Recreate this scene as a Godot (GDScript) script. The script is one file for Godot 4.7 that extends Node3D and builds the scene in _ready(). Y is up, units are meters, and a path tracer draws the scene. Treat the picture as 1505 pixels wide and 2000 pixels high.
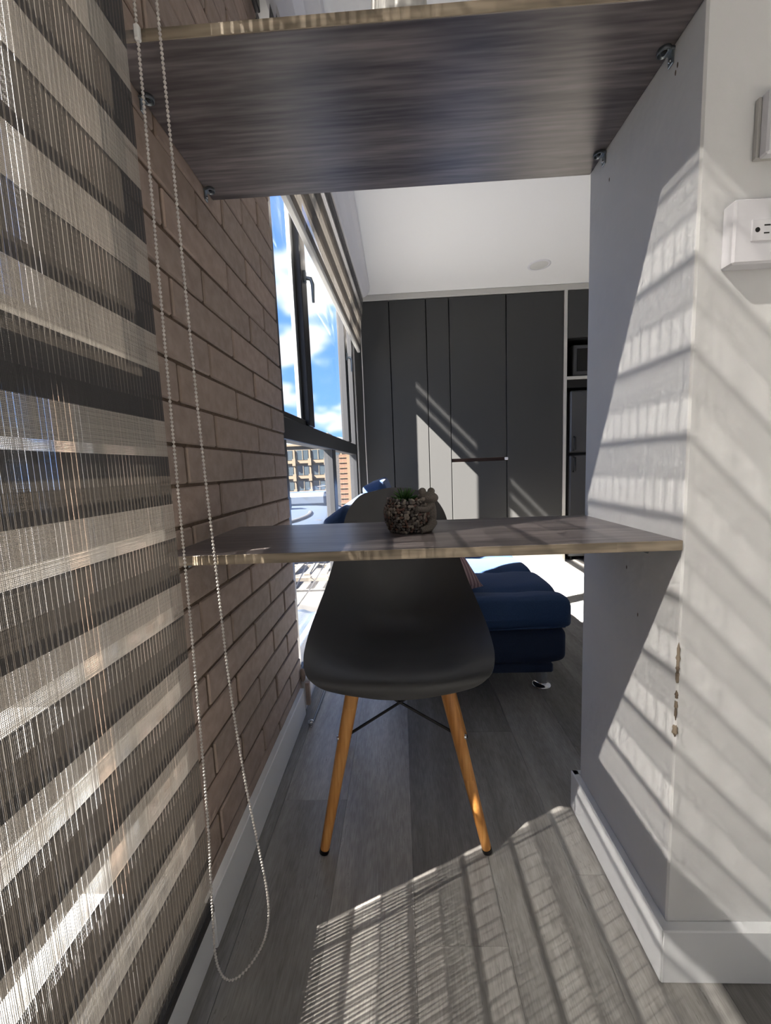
extends Node3D
# A narrow study nook between two windows, a wall-to-wall desk and shelf, and the living room behind it.

# ------------------------------------------------------------------ measures (metres, camera above the origin)
const BRICK_X := -0.395      # inner face of the brick pier
const PIER_A := -0.583       # pier start (near window jamb)
const PIER_B := -1.388       # pier end (far window jamb)
const PILLAR_X := 0.433      # left face of the white partition
const PILLAR_A := -0.612     # its face towards the camera
const PILLAR_B := -0.938     # its far face
const CEIL := 2.36
const FAR_Z := -3.52         # wardrobe fronts
const SLOPE := 0.033         # the far window wall runs slightly askew

var M := {}
var used_names := {}

# ------------------------------------------------------------------ naming
func numbered(called: String) -> String:
	if not used_names.has(called):
		used_names[called] = 0
		return called
	used_names[called] += 1
	return "%s_%03d" % [called, used_names[called]]

func tag(o: Node, label: String, category: String, group := "") -> void:
	o.set_meta("label", label)
	o.set_meta("category", category)
	if group != "":
		o.set_meta("group", group)

func thing(called: String, label: String, category: String, at := Vector3.ZERO, group := "") -> Node3D:
	var o := Node3D.new()
	o.name = numbered(called)
	add_child(o)
	o.position = at
	tag(o, label, category, group)
	return o

func structure(called: String, at := Vector3.ZERO) -> Node3D:
	var o := Node3D.new()
	o.name = called
	add_child(o)
	o.position = at
	o.set_meta("kind", "structure")
	return o

func put(called: String, mesh: Mesh, mat: Material, parent: Node, at := Vector3.ZERO) -> MeshInstance3D:
	var o := MeshInstance3D.new()
	o.name = called
	o.mesh = mesh
	if mat:
		o.material_override = mat
	o.position = at
	parent.add_child(o, true)
	return o

func solid(called: String, mesh: Mesh, mat: Material, label: String, at := Vector3.ZERO) -> MeshInstance3D:
	var o := put(called, mesh, mat, self, at)
	o.set_meta("kind", "structure")
	o.set_meta("label", label)
	return o

# ------------------------------------------------------------------ mesh helpers
func begin() -> SurfaceTool:
	var st := SurfaceTool.new()
	st.begin(Mesh.PRIMITIVE_TRIANGLES)
	return st

func tri(st: SurfaceTool, a: Vector3, b: Vector3, c: Vector3, n: Vector3) -> void:
	if (b - a).cross(c - a).dot(n) > 0.0:
		var t := b
		b = c
		c = t
	for p in [a, b, c]:
		st.set_normal(n)
		var q: Vector3 = p
		var an := n.abs()
		if an.y >= an.x and an.y >= an.z:
			st.set_uv(Vector2(q.x, q.z))
		elif an.x >= an.z:
			st.set_uv(Vector2(q.z, -q.y))
		else:
			st.set_uv(Vector2(q.x, -q.y))
		st.add_vertex(q)

func quad(st: SurfaceTool, a: Vector3, b: Vector3, c: Vector3, d: Vector3, n: Vector3) -> void:
	tri(st, a, b, c, n)
	tri(st, a, c, d, n)

# box with chamfered edges, xf optional
func add_box(st: SurfaceTool, c: Vector3, s: Vector3, b := 0.0, xf := Transform3D.IDENTITY) -> void:
	var h := s * 0.5
	b = minf(b, minf(h.x, minf(h.y, h.z)) * 0.95)
	var pts := func(k: int, sx: float, sy: float, sz: float) -> Vector3:
		var v := Vector3(h.x, h.y, h.z)
		if k != 0: v.x -= b
		if k != 1: v.y -= b
		if k != 2: v.z -= b
		return xf * (c + Vector3(v.x * sx, v.y * sy, v.z * sz))
	var B := xf.basis
	for s1 in [-1.0, 1.0]:
		quad(st, pts.call(0, s1, -1.0, -1.0), pts.call(0, s1, 1.0, -1.0), pts.call(0, s1, 1.0, 1.0), pts.call(0, s1, -1.0, 1.0), (B * Vector3(s1, 0, 0)).normalized())
		quad(st, pts.call(1, -1.0, s1, -1.0), pts.call(1, 1.0, s1, -1.0), pts.call(1, 1.0, s1, 1.0), pts.call(1, -1.0, s1, 1.0), (B * Vector3(0, s1, 0)).normalized())
		quad(st, pts.call(2, -1.0, -1.0, s1), pts.call(2, 1.0, -1.0, s1), pts.call(2, 1.0, 1.0, s1), pts.call(2, -1.0, 1.0, s1), (B * Vector3(0, 0, s1)).normalized())
	if b <= 0.0:
		return
	for s1 in [-1.0, 1.0]:
		for s2 in [-1.0, 1.0]:
			quad(st, pts.call(0, s1, s2, -1.0), pts.call(0, s1, s2, 1.0), pts.call(1, s1, s2, 1.0), pts.call(1, s1, s2, -1.0), (B * Vector3(s1, s2, 0)).normalized())
			quad(st, pts.call(0, s1, -1.0, s2), pts.call(0, s1, 1.0, s2), pts.call(2, s1, 1.0, s2), pts.call(2, s1, -1.0, s2), (B * Vector3(s1, 0, s2)).normalized())
			quad(st, pts.call(1, -1.0, s1, s2), pts.call(1, 1.0, s1, s2), pts.call(2, 1.0, s1, s2), pts.call(2, -1.0, s1, s2), (B * Vector3(0, s1, s2)).normalized())
			for s3 in [-1.0, 1.0]:
				tri(st, pts.call(0, s1, s2, s3), pts.call(1, s1, s2, s3), pts.call(2, s1, s2, s3), (B * Vector3(s1, s2, s3)).normalized())

func box(s: Vector3, b := 0.0, c := Vector3.ZERO) -> ArrayMesh:
	var st := begin()
	add_box(st, c, s, b)
	return st.commit()

# box given by two corners, mesh coordinates in the parent's frame
func span(a: Vector3, b: Vector3, bevel := 0.0) -> ArrayMesh:
	return box((b - a).abs(), bevel, (a + b) * 0.5)

# a smooth grid surface f(u,v), nu x nv cells; out is a point the surface faces away from
func add_grid(st: SurfaceTool, nu: int, nv: int, f: Callable, flip := false) -> void:
	var P := []
	for j in nv + 1:
		for i in nu + 1:
			P.append(f.call(float(i) / nu, float(j) / nv))
	var N := []
	N.resize(P.size())
	N.fill(Vector3.ZERO)
	var w := nu + 1
	for j in nv:
		for i in nu:
			var k := j * w + i
			var n: Vector3 = (P[k + w + 1] - P[k]).cross(P[k + w] - P[k + 1])
			for m in [k, k + 1, k + w, k + w + 1]:
				N[m] += n
	# weld normals of coincident seams
	for j in nv + 1:
		var a := j * w
		var b := j * w + nu
		if (P[a] as Vector3).distance_to(P[b]) < 1e-6:
			var s: Vector3 = N[a] + N[b]
			N[a] = s
			N[b] = s
	var sg := -1.0 if flip else 1.0
	for j in nv:
		for i in nu:
			var k := j * w + i
			var q := [k, k + 1, k + w + 1, k, k + w + 1, k + w]
			if not flip:
				q = [k, k + w + 1, k + 1, k, k + w, k + w + 1]
			for m in q:
				st.set_normal((N[m] * -sg * -1.0).normalized())
				st.set_uv(Vector2(float(m % w) / nu, float(m / w) / nv))
				st.add_vertex(P[m])

# surface of revolution about y: profile of (radius, y) from bottom to top
func add_lathe(st: SurfaceTool, prof: Array, at := Vector3.ZERO, n := 24, xf := Transform3D.IDENTITY) -> void:
	var m := prof.size() - 1
	add_grid(st, n, m, func(u: float, v: float) -> Vector3:
		var p: Vector2 = prof[int(round(v * m))]
		var t := u * TAU
		return at + xf * Vector3(cos(t) * p.x, p.y, sin(t) * p.x), true)

func lathe(prof: Array, n := 24) -> ArrayMesh:
	var st := begin()
	add_lathe(st, prof, Vector3.ZERO, n)
	return st.commit()

# tube along points with radii
func add_tube(st: SurfaceTool, pts: Array, rad: Array, n := 10, cap := true) -> void:
	var m := pts.size() - 1
	var ref := Vector3(0.31, 0.77, 0.55).normalized()
	var ax := []
	for k in pts.size():
		var d: Vector3 = (pts[mini(k + 1, m)] - pts[maxi(k - 1, 0)]).normalized()
		var x := d.cross(ref).normalized()
		ax.append([x, d.cross(x).normalized()])
	add_grid(st, n, m, func(u: float, v: float) -> Vector3:
		var k := int(round(v * m))
		var t := u * TAU
		return pts[k] + (ax[k][0] * cos(t) + ax[k][1] * sin(t)) * float(rad[k] if rad.size() > 1 else rad[0]), false)
	if cap:
		for e in [0, m]:
			var d: Vector3 = (pts[e] - pts[1 if e == 0 else m - 1]).normalized()
			var r: float = rad[e] if rad.size() > 1 else rad[0]
			for i in n:
				var t0 := TAU * i / n
				var t1 := TAU * (i + 1) / n
				tri(st, pts[e], pts[e] + (ax[e][0] * cos(t0) + ax[e][1] * sin(t0)) * r, pts[e] + (ax[e][0] * cos(t1) + ax[e][1] * sin(t1)) * r, d)

func tube(pts: Array, rad: Array, n := 10) -> ArrayMesh:
	var st := begin()
	add_tube(st, pts, rad, n)
	return st.commit()

# blob: a sphere pushed about by a callable
func add_blob(st: SurfaceTool, c: Vector3, r: Vector3, nu := 16, nv := 10, xf := Basis.IDENTITY, warp = null) -> void:
	add_grid(st, nu, nv, func(u: float, v: float) -> Vector3:
		var th := u * TAU
		var ph := (v - 0.5) * PI
		var d := Vector3(cos(th) * cos(ph), sin(ph), sin(th) * cos(ph))
		var k := 1.0
		if warp != null:
			k = float(warp.call(d))
		return c + xf * (Vector3(d.x * r.x, d.y * r.y, d.z * r.z) * k), true)

# upholstered block: rounded cross-section in x-y swept along z, tufted on top
func puff(size: Vector3, r: float, xs: Array, zs: Array, depth: float, puffy: float) -> ArrayMesh:
	var st := begin()
	var h := size * 0.5
	var nu := 72
	var nv := 110
	add_grid(st, nu, nv, func(u: float, v: float) -> Vector3:
		# perimeter by a superellipse
		var t := u * TAU
		var e := 0.28
		var cx := signf(cos(t)) * pow(absf(cos(t)), e)
		var cy := signf(sin(t)) * pow(absf(sin(t)), e)
		# ends: v runs along z, the outer shares shrink to a point
		var vz := (v - 0.5) * 2.0
		var az := absf(vz)
		var shrink := 1.0
		var z := 0.0
		if az > 0.86:
			var q := (az - 0.86) / 0.14
			if q < 0.5:
				var a := q / 0.5 * PI * 0.5
				z = h.z - r + r * sin(a)
				shrink = 1.0
				var inset := r * (1.0 - cos(a))
				cx *= (h.x - inset) / h.x
				cy *= (h.y - inset) / h.y
			else:
				z = h.z + 0.012 * (q - 0.5)
				var inset2 := r + (q - 0.5) * 2.0
				cx *= maxf(0.0, (h.x - r) / h.x * (1.0 - (q - 0.5) * 2.0))
				cy *= maxf(0.0, (h.y - r) / h.y * (1.0 - (q - 0.5) * 2.0))
		else:
			z = (h.z - r) * az / 0.86
		z *= signf(vz)
		var p := Vector3(cx * h.x, cy * h.y, z)
		if p.y > h.y * 0.4:
			var dip := 0.0
			for x in xs:
				dip = maxf(dip, exp(-pow(absf(p.x - x) / 0.028, 1.2)) * 0.65)
			for zz in zs:
				dip = maxf(dip, exp(-pow(absf(p.z - zz) / 0.028, 1.2)) * 0.7)
			for x in xs:
				for zz in zs:
					dip = maxf(dip, exp(-(Vector2(p.x - x, p.z - zz).length()) / 0.05))
			p.y += (puffy - depth * dip) * clampf((p.y - h.y * 0.4) / (h.y * 0.5), 0.0, 1.0)
		return p, true)
	return st.commit()

# ------------------------------------------------------------------ textures
func noise_bytes(w: int, h: int, k: int, freq: float, seed_: int, oct := 3) -> PackedByteArray:
	var n := FastNoiseLite.new()
	n.noise_type = FastNoiseLite.TYPE_SIMPLEX_SMOOTH
	n.seed = seed_
	n.frequency = freq
	n.fractal_octaves = oct
	var im := n.get_seamless_image(maxi(w / k, 4), h, false, false, 0.2)
	im.convert(Image.FORMAT_L8)
	im.resize(w, h, Image.INTERPOLATE_CUBIC)
	return im.get_data()

# wood grain running along u; three colours dark - mid - light
func grain(w: int, h: int, seed_: int, dark: Color, mid: Color, light: Color, contrast := 1.0, vertical := false) -> ImageTexture:
	var a := noise_bytes(w, h, 24, 0.016, seed_, 4)
	var b := noise_bytes(w, h, 48, 0.17, seed_ + 1, 3)
	var c := noise_bytes(w, h, 10, 0.006, seed_ + 2, 2)
	var d := noise_bytes(w, h, 24, 0.4, seed_ + 3, 1)
	var out := PackedByteArray()
	out.resize(w * h * 3)
	for i in w * h:
		var t := (a[i] * 0.40 + b[i] * 0.34 + c[i] * 0.16 + d[i] * 0.10) / 255.0
		t = clampf((t - 0.5) * 2.0 * contrast + 0.5, 0.0, 1.0)
		var col := dark.lerp(mid, t * 2.0) if t < 0.5 else mid.lerp(light, t * 2.0 - 1.0)
		out[i * 3] = int(col.r * 255.0)
		out[i * 3 + 1] = int(col.g * 255.0)
		out[i * 3 + 2] = int(col.b * 255.0)
	var im := Image.create_from_data(w, h, false, Image.FORMAT_RGB8, out)
	if vertical:
		im.rotate_90(CLOCKWISE)
	return ImageTexture.create_from_image(im)

# laminate oak along v: fine pores, soft bands, a few cracks and knots
func plank_texture(n: int) -> ImageTexture:
	var a := noise_bytes(n, n, 10, 0.01, 141, 3)
	var b := noise_bytes(n, n, 14, 0.22, 142, 2)
	var c := noise_bytes(n, n, 3, 0.05, 143, 3)
	var d := noise_bytes(n, n, 20, 0.03, 144, 4)
	var dark := Color(0.49, 0.475, 0.465)
	var light := Color(0.75, 0.745, 0.735)
	var out := PackedByteArray()
	out.resize(n * n * 3)
	for i in n * n:
		var t := (a[i] * 0.36 + b[i] * 0.30 + c[i] * 0.22 + 32.0) / 255.0
		t = clampf((t - 0.5) * 1.5 + 0.52, 0.0, 1.0)
		# thin cracks where the broad noise crosses its middle
		var cr := absf(d[i] - 128.0)
		if cr < 1.6 and c[i] > 130:
			t *= 0.45
		var col := dark.lerp(light, t)
		out[i * 3] = int(col.r * 255.0)
		out[i * 3 + 1] = int(col.g * 255.0)
		out[i * 3 + 2] = int(col.b * 255.0)
	var im := Image.create_from_data(n, n, false, Image.FORMAT_RGB8, out)
	im.rotate_90(CLOCKWISE)
	return ImageTexture.create_from_image(im)

func speckle(w: int, seed_: int, freq: float, c0: Color, c1: Color, oct := 4) -> ImageTexture:
	var a := noise_bytes(w, w, 1, freq, seed_, oct)
	var out := PackedByteArray()
	out.resize(w * w * 3)
	for i in w * w:
		var col := c0.lerp(c1, a[i] / 255.0)
		out[i * 3] = int(col.r * 255.0)
		out[i * 3 + 1] = int(col.g * 255.0)
		out[i * 3 + 2] = int(col.b * 255.0)
	return ImageTexture.create_from_image(Image.create_from_data(w, w, false, Image.FORMAT_RGB8, out))

func bump(w: int, seed_: int, freq: float, oct := 4) -> ImageTexture:
	var a := noise_bytes(w, w, 1, freq, seed_, oct)
	return ImageTexture.create_from_image(Image.create_from_data(w, w, false, Image.FORMAT_L8, a))

# fabrics of the zebra blinds: alpha is the weave's openings
func sheer_fabric(half: float) -> ImageTexture:
	var rng := RandomNumberGenerator.new()
	rng.seed = 5
	var n := 128
	var im := Image.create(n, n, false, Image.FORMAT_RGBA8)
	var jx := []
	for k in 16:
		jx.append(rng.randf_range(-0.3, 0.3))
	for y in n:
		for x in n:
			var cx := x / 8
			var fx := (x % 8) + 0.5 - 4.0 - float(jx[cx])
			var fy := (y % 8) + 0.5 - 4.0 - float(jx[y / 8]) * 0.6
			var hole := absf(fx) < half and absf(fy) < half
			var s := 0.70 + 0.06 * sin(float(x) * 2.1 + float(y) * 1.3)
			im.set_pixel(x, y, Color(s, s * 0.97, s * 0.93, 0.06 if hole else 1.0))
	return ImageTexture.create_from_image(im)

func dense_fabric() -> ImageTexture:
	var rng := RandomNumberGenerator.new()
	rng.seed = 9
	var n := 256
	var im := Image.create(n, n, false, Image.FORMAT_RGBA8)
	# four slits a tile, each a column of gaps between warp threads
	var centre := [32.0, 96.0, 160.0, 224.0]
	var wide := [3.1, 2.9, 3.1, 2.9]
	for y in n:
		var row := y % 12
		for x in n:
			var thread := 0.5 + 0.5 * sin(TAU * x / 16.0)
			var weft := 0.5 + 0.5 * sin(TAU * y / 12.0)
			var v := 0.225 + 0.07 * thread + 0.04 * weft + rng.randf_range(-0.02, 0.02)
			var a := 1.0
			for k in 4:
				if absf(x - float(centre[k])) < float(wide[k]) and row > 1:
					a = 0.06
			if x % 16 > 12 and row > 7:
				a = minf(a, 0.55)
			im.set_pixel(x, y, Color(v, v * 1.0, v * 1.03, a))
	return ImageTexture.create_from_image(im)

func std(col: Color, rough := 0.6, metal := 0.0) -> StandardMaterial3D:
	var m := StandardMaterial3D.new()
	m.albedo_color = col
	m.roughness = rough
	m.metallic = metal
	return m

func tri_tex(m: StandardMaterial3D, t: Texture2D, scale: float, world := false) -> StandardMaterial3D:
	m.albedo_texture = t
	m.uv1_triplanar = true
	m.uv1_world_triplanar = world
	m.uv1_triplanar_sharpness = 8.0
	m.uv1_scale = Vector3.ONE * scale
	return m

func add_bump(m: StandardMaterial3D, t: Texture2D, cm: float) -> StandardMaterial3D:
	m.heightmap_enabled = true
	m.heightmap_texture = t
	m.heightmap_scale = cm
	return m

func fabric_mat(t: Texture2D, tile: float, glow: Color) -> StandardMaterial3D:
	var m := std(Color.WHITE, 0.9)
	m.albedo_texture = t
	m.transparency = BaseMaterial3D.TRANSPARENCY_ALPHA
	m.cull_mode = BaseMaterial3D.CULL_DISABLED
	m.uv1_scale = Vector3(1.0 / tile, 1.0 / tile, 1.0)
	m.backlight_enabled = true
	m.backlight = glow
	return m

func make_materials() -> void:
	var plaster := bump(512, 21, 0.03, 5)
	var paint := speckle(256, 22, 0.02, Color(0.82, 0.823, 0.825), Color(0.85, 0.853, 0.852))
	M.wall = add_bump(tri_tex(std(Color(1, 1, 1), 0.55), paint, 1.1, true), plaster, 0.12)
	M.ceiling = add_bump(std(Color(0.91, 0.912, 0.912), 0.8), plaster, 0.02)
	M.ceiling.uv1_triplanar = true
	M.ceiling.uv1_world_triplanar = true
	M.baseboard = std(Color(0.86, 0.87, 0.88), 0.4)
	M.wood = tri_tex(std(Color.WHITE, 0.42), grain(1024, 512, 31, Color(0.25, 0.23, 0.235), Color(0.40, 0.375, 0.375), Color(0.53, 0.50, 0.495), 1.15), 1.1)
	M.wood.roughness = 0.33
	M.wood.uv1_offset = Vector3(0.5, 0.3, 0.15)
	M.edge = tri_tex(std(Color.WHITE, 0.5), grain(512, 128, 37, Color(0.42, 0.38, 0.32), Color(0.56, 0.51, 0.44), Color(0.66, 0.61, 0.53), 1.3), 3.0)
	var planks := plank_texture(1024)
	M.planks = []
	for k in 6:
		var tone: float = [1.0, 0.88, 1.12, 0.94, 1.06, 0.82][k]
		var m := tri_tex(std(Color(tone, tone * 0.995, tone * 0.985).clamp(), 0.38), planks, 1.15)
		m.albedo_color = Color(minf(tone * 0.88, 1), minf(tone * 0.878, 1), minf(tone * 0.872, 1))
		m.uv1_offset = Vector3(0.17 * k, 0.0, 0.31 * k)
		M.planks.append(m)
	var rough := bump(256, 51, 0.06, 5)
	M.bricks = []
	for k in 4:
		var c: Color = [Color(0.63, 0.56, 0.52), Color(0.61, 0.545, 0.505), Color(0.65, 0.575, 0.53), Color(0.62, 0.55, 0.505)][k]
		var m := tri_tex(std(Color.WHITE, 0.85), speckle(128, 52 + k, 0.05, c.darkened(0.09), c.lightened(0.06)), 4.0)
		m.uv1_offset = Vector3(0.3 * k, 0.1 * k, 0.47 * k)
		M.bricks.append(add_bump(m, rough, 0.1))
	M.mortar = add_bump(tri_tex(std(Color.WHITE, 0.95), speckle(128, 60, 0.08, Color(0.34, 0.28, 0.23), Color(0.44, 0.37, 0.31)), 6.0), rough, 0.15)
	M.frame = std(Color(0.13, 0.135, 0.145), 0.4)
	M.alu = std(Color(0.45, 0.46, 0.47), 0.4, 0.5)
	M.glass = std(Color(1, 1, 1, 0.03), 0.0)
	M.glass.metallic_specular = 0.16
	M.glass.transparency = BaseMaterial3D.TRANSPARENCY_ALPHA
	M.sheer = fabric_mat(sheer_fabric(2.45), 0.0264, Color(0.30, 0.299, 0.293))
	M.sheer_open = fabric_mat(sheer_fabric(3.05), 0.0264, Color(0.30, 0.299, 0.293))
	M.dense = fabric_mat(dense_fabric(), 0.0264, Color(0.54, 0.50, 0.44))
	M.shell = std(Color(0.27, 0.272, 0.278), 0.42)
	M.legwood = tri_tex(std(Color.WHITE, 0.4), grain(256, 128, 71, Color(0.70, 0.46, 0.22), Color(0.80, 0.56, 0.30), Color(0.86, 0.64, 0.38), 1.2, true), 6.0)
	M.black = std(Color(0.03, 0.03, 0.032), 0.45)
	M.chrome = std(Color(0.82, 0.83, 0.85), 0.12, 1.0)
	M.zinc = std(Color(0.55, 0.58, 0.6), 0.35, 0.9)
	M.bead = std(Color(0.78, 0.76, 0.74), 0.3)
	M.plastic = std(Color(0.84, 0.84, 0.86), 0.32)
	M.clear = std(Color(0.85, 0.85, 0.84), 0.2)
	var weave := bump(256, 81, 0.25, 2)
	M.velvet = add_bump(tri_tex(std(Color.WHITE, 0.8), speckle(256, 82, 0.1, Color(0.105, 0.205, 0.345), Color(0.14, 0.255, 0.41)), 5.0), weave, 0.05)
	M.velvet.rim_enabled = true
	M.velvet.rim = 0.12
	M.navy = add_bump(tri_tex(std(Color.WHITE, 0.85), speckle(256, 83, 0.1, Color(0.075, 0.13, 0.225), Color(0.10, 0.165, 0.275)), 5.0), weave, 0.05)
	M.cabinet = std(Color(0.235, 0.238, 0.24), 0.55)
	M.cabinet.metallic_specular = 0.35
	M.gap = std(Color(0.06, 0.06, 0.06), 0.8)
	M.slot = std(Color(0.22, 0.13, 0.09), 0.5)
	M.trim = std(Color(0.72, 0.715, 0.70), 0.5)
	M.steel = std(Color(0.36, 0.36, 0.37), 0.38, 0.75)
	M.darkglass = std(Color(0.02, 0.02, 0.022), 0.08)
	M.chip = std(Color(0.52, 0.47, 0.41), 0.9)
	M.chipdark = std(Color(0.40, 0.35, 0.30), 0.9)
	M.stones = []
	for c in [Color(0.40, 0.36, 0.33), Color(0.29, 0.26, 0.24), Color(0.52, 0.49, 0.45), Color(0.40, 0.29, 0.25), Color(0.36, 0.34, 0.33)]:
		M.stones.append(std(c, 0.55))
	M.grout = std(Color(0.13, 0.11, 0.10), 0.9)
	M.statue = add_bump(tri_tex(std(Color.WHITE, 0.8), speckle(128, 91, 0.12, Color(0.28, 0.26, 0.24), Color(0.52, 0.49, 0.46)), 30.0), rough, 0.06)
	M.leaf = std(Color(0.16, 0.30, 0.09), 0.5)
	M.leaf.backlight_enabled = true
	M.leaf.backlight = Color(0.2, 0.35, 0.1)
	M.vase = std(Color(0.72, 0.72, 0.71), 0.45)
	# outside
	M.facade = std(Color(0.27, 0.25, 0.215), 0.9)
	M.facade2 = std(Color(0.315, 0.275, 0.22), 0.9)
	M.orange = std(Color(0.29, 0.205, 0.145), 0.9)
	M.pilaster = std(Color(0.30, 0.245, 0.175), 0.9)
	M.concrete = tri_tex(std(Color.WHITE, 0.9), speckle(256, 95, 0.03, Color(0.12, 0.12, 0.12), Color(0.185, 0.185, 0.18)), 0.3, true)
	M.membrane = std(Color(0.42, 0.42, 0.415), 0.9)
	M.bluesheet = std(Color(0.125, 0.165, 0.215), 0.6)
	M.seam = std(Color(0.10, 0.105, 0.115), 0.8)
	M.slat = std(Color(0.27, 0.25, 0.205), 0.8)
	M.hill = std(Color(0.22, 0.26, 0.30), 1.0)
	M.window_dark = std(Color(0.16, 0.19, 0.21), 0.15)
	M.pole = std(Color(0.24, 0.22, 0.185), 0.7)

# ------------------------------------------------------------------ sky
func make_sky() -> Sky:
	var w := 1024
	var h := 512
	var n := FastNoiseLite.new()
	n.noise_type = FastNoiseLite.TYPE_SIMPLEX_SMOOTH
	n.seed = 12
	n.frequency = 2.1
	n.fractal_octaves = 5
	n.fractal_gain = 0.52
	var out := PackedByteArray()
	out.resize(w * h * 3)
	var zen := Color(0.155, 0.325, 0.63)
	var hor := Color(0.41, 0.57, 0.77)
	for y in h:
		var el := (0.5 - (y + 0.5) / h) * PI
		var sy := sin(el)
		var ce := cos(el)
		var base := hor.lerp(zen, pow(clampf(sy, 0.0, 1.0), 0.55))
		for x in w:
			var az := (x + 0.5) / w * TAU
			# clouds lie on a flat layer: stretch them towards the horizon
			var k := 1.0 / (maxf(sy, 0.0) + 0.35)
			var v := n.get_noise_3d(cos(az) * ce * k, 0.4 * k, sin(az) * ce * k)
			var c := smoothstep(0.05, 0.36, v + 0.06 * (1.0 - clampf(sy, 0.0, 1.0)))
			var shade := clampf(0.70 - 0.10 * smoothstep(0.25, 0.6, v), 0.0, 1.0)
			var col := base.lerp(Color(shade * 0.97, shade * 0.98, shade), c)
			var i := (y * w + x) * 3
			out[i] = int(col.r * 255.0)
			out[i + 1] = int(col.g * 255.0)
			out[i + 2] = int(col.b * 255.0)
	var m := PanoramaSkyMaterial.new()
	m.panorama = ImageTexture.create_from_image(Image.create_from_data(w, h, false, Image.FORMAT_RGB8, out))
	var s := Sky.new()
	s.sky_material = m
	return s

# ------------------------------------------------------------------ _ready
func _ready() -> void:
	# camera
	var cam := Camera3D.new()
	cam.name = "camera"
	cam.fov = rad_to_deg(2.0 * atan(1000.0 / 767.75))
	cam.near = 0.02
	cam.far = 400.0
	cam.transform = Transform3D(Basis(Vector3.UP, 0.0388) * Basis(Vector3.RIGHT, -0.1123) * Basis(Vector3.BACK, -0.0401), Vector3(0, 0.9, 0))
	add_child(cam)
	cam.current = true
	# sky and exposure
	var env := Environment.new()
	env.background_mode = Environment.BG_SKY
	env.sky = make_sky()
	env.sky_rotation = Vector3(0, deg_to_rad(120.0), 0)
	env.background_energy_multiplier = 1.7
	env.tonemap_mode = Environment.TONE_MAPPER_LINEAR
	env.tonemap_exposure = 1.92
	env.sdfgi_enabled = true
	env.ssao_enabled = true
	env.ssil_enabled = true
	var we := WorldEnvironment.new()
	we.name = "world"
	we.environment = env
	add_child(we)
	# the sun, high on the left and a little behind the camera
	var sun := DirectionalLight3D.new()
	sun.name = "sun"
	sun.light_color = Color(1.0, 0.968, 0.925)
	sun.light_energy = 17.0
	sun.light_angular_distance = 0.53
	sun.shadow_enabled = true
	sun.sky_mode = DirectionalLight3D.SKY_MODE_LIGHT_ONLY
	var dir := Vector3(1.0, -1.04, -0.464).normalized()
	sun.transform = Transform3D(Basis.looking_at(dir, Vector3.UP), Vector3(-4, 5, 2))
	add_child(sun)

	make_materials()
	build_shell()
	build_floor()
	build_brick_wall()
	build_windows()
	build_near_blind()
	build_far_blind()
	build_boards()
	build_chair()
	build_sofa()
	build_wardrobe()
	build_kitchen()
	build_sockets()
	build_planter()
	build_chain()
	build_small_things()
	build_outside()

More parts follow.
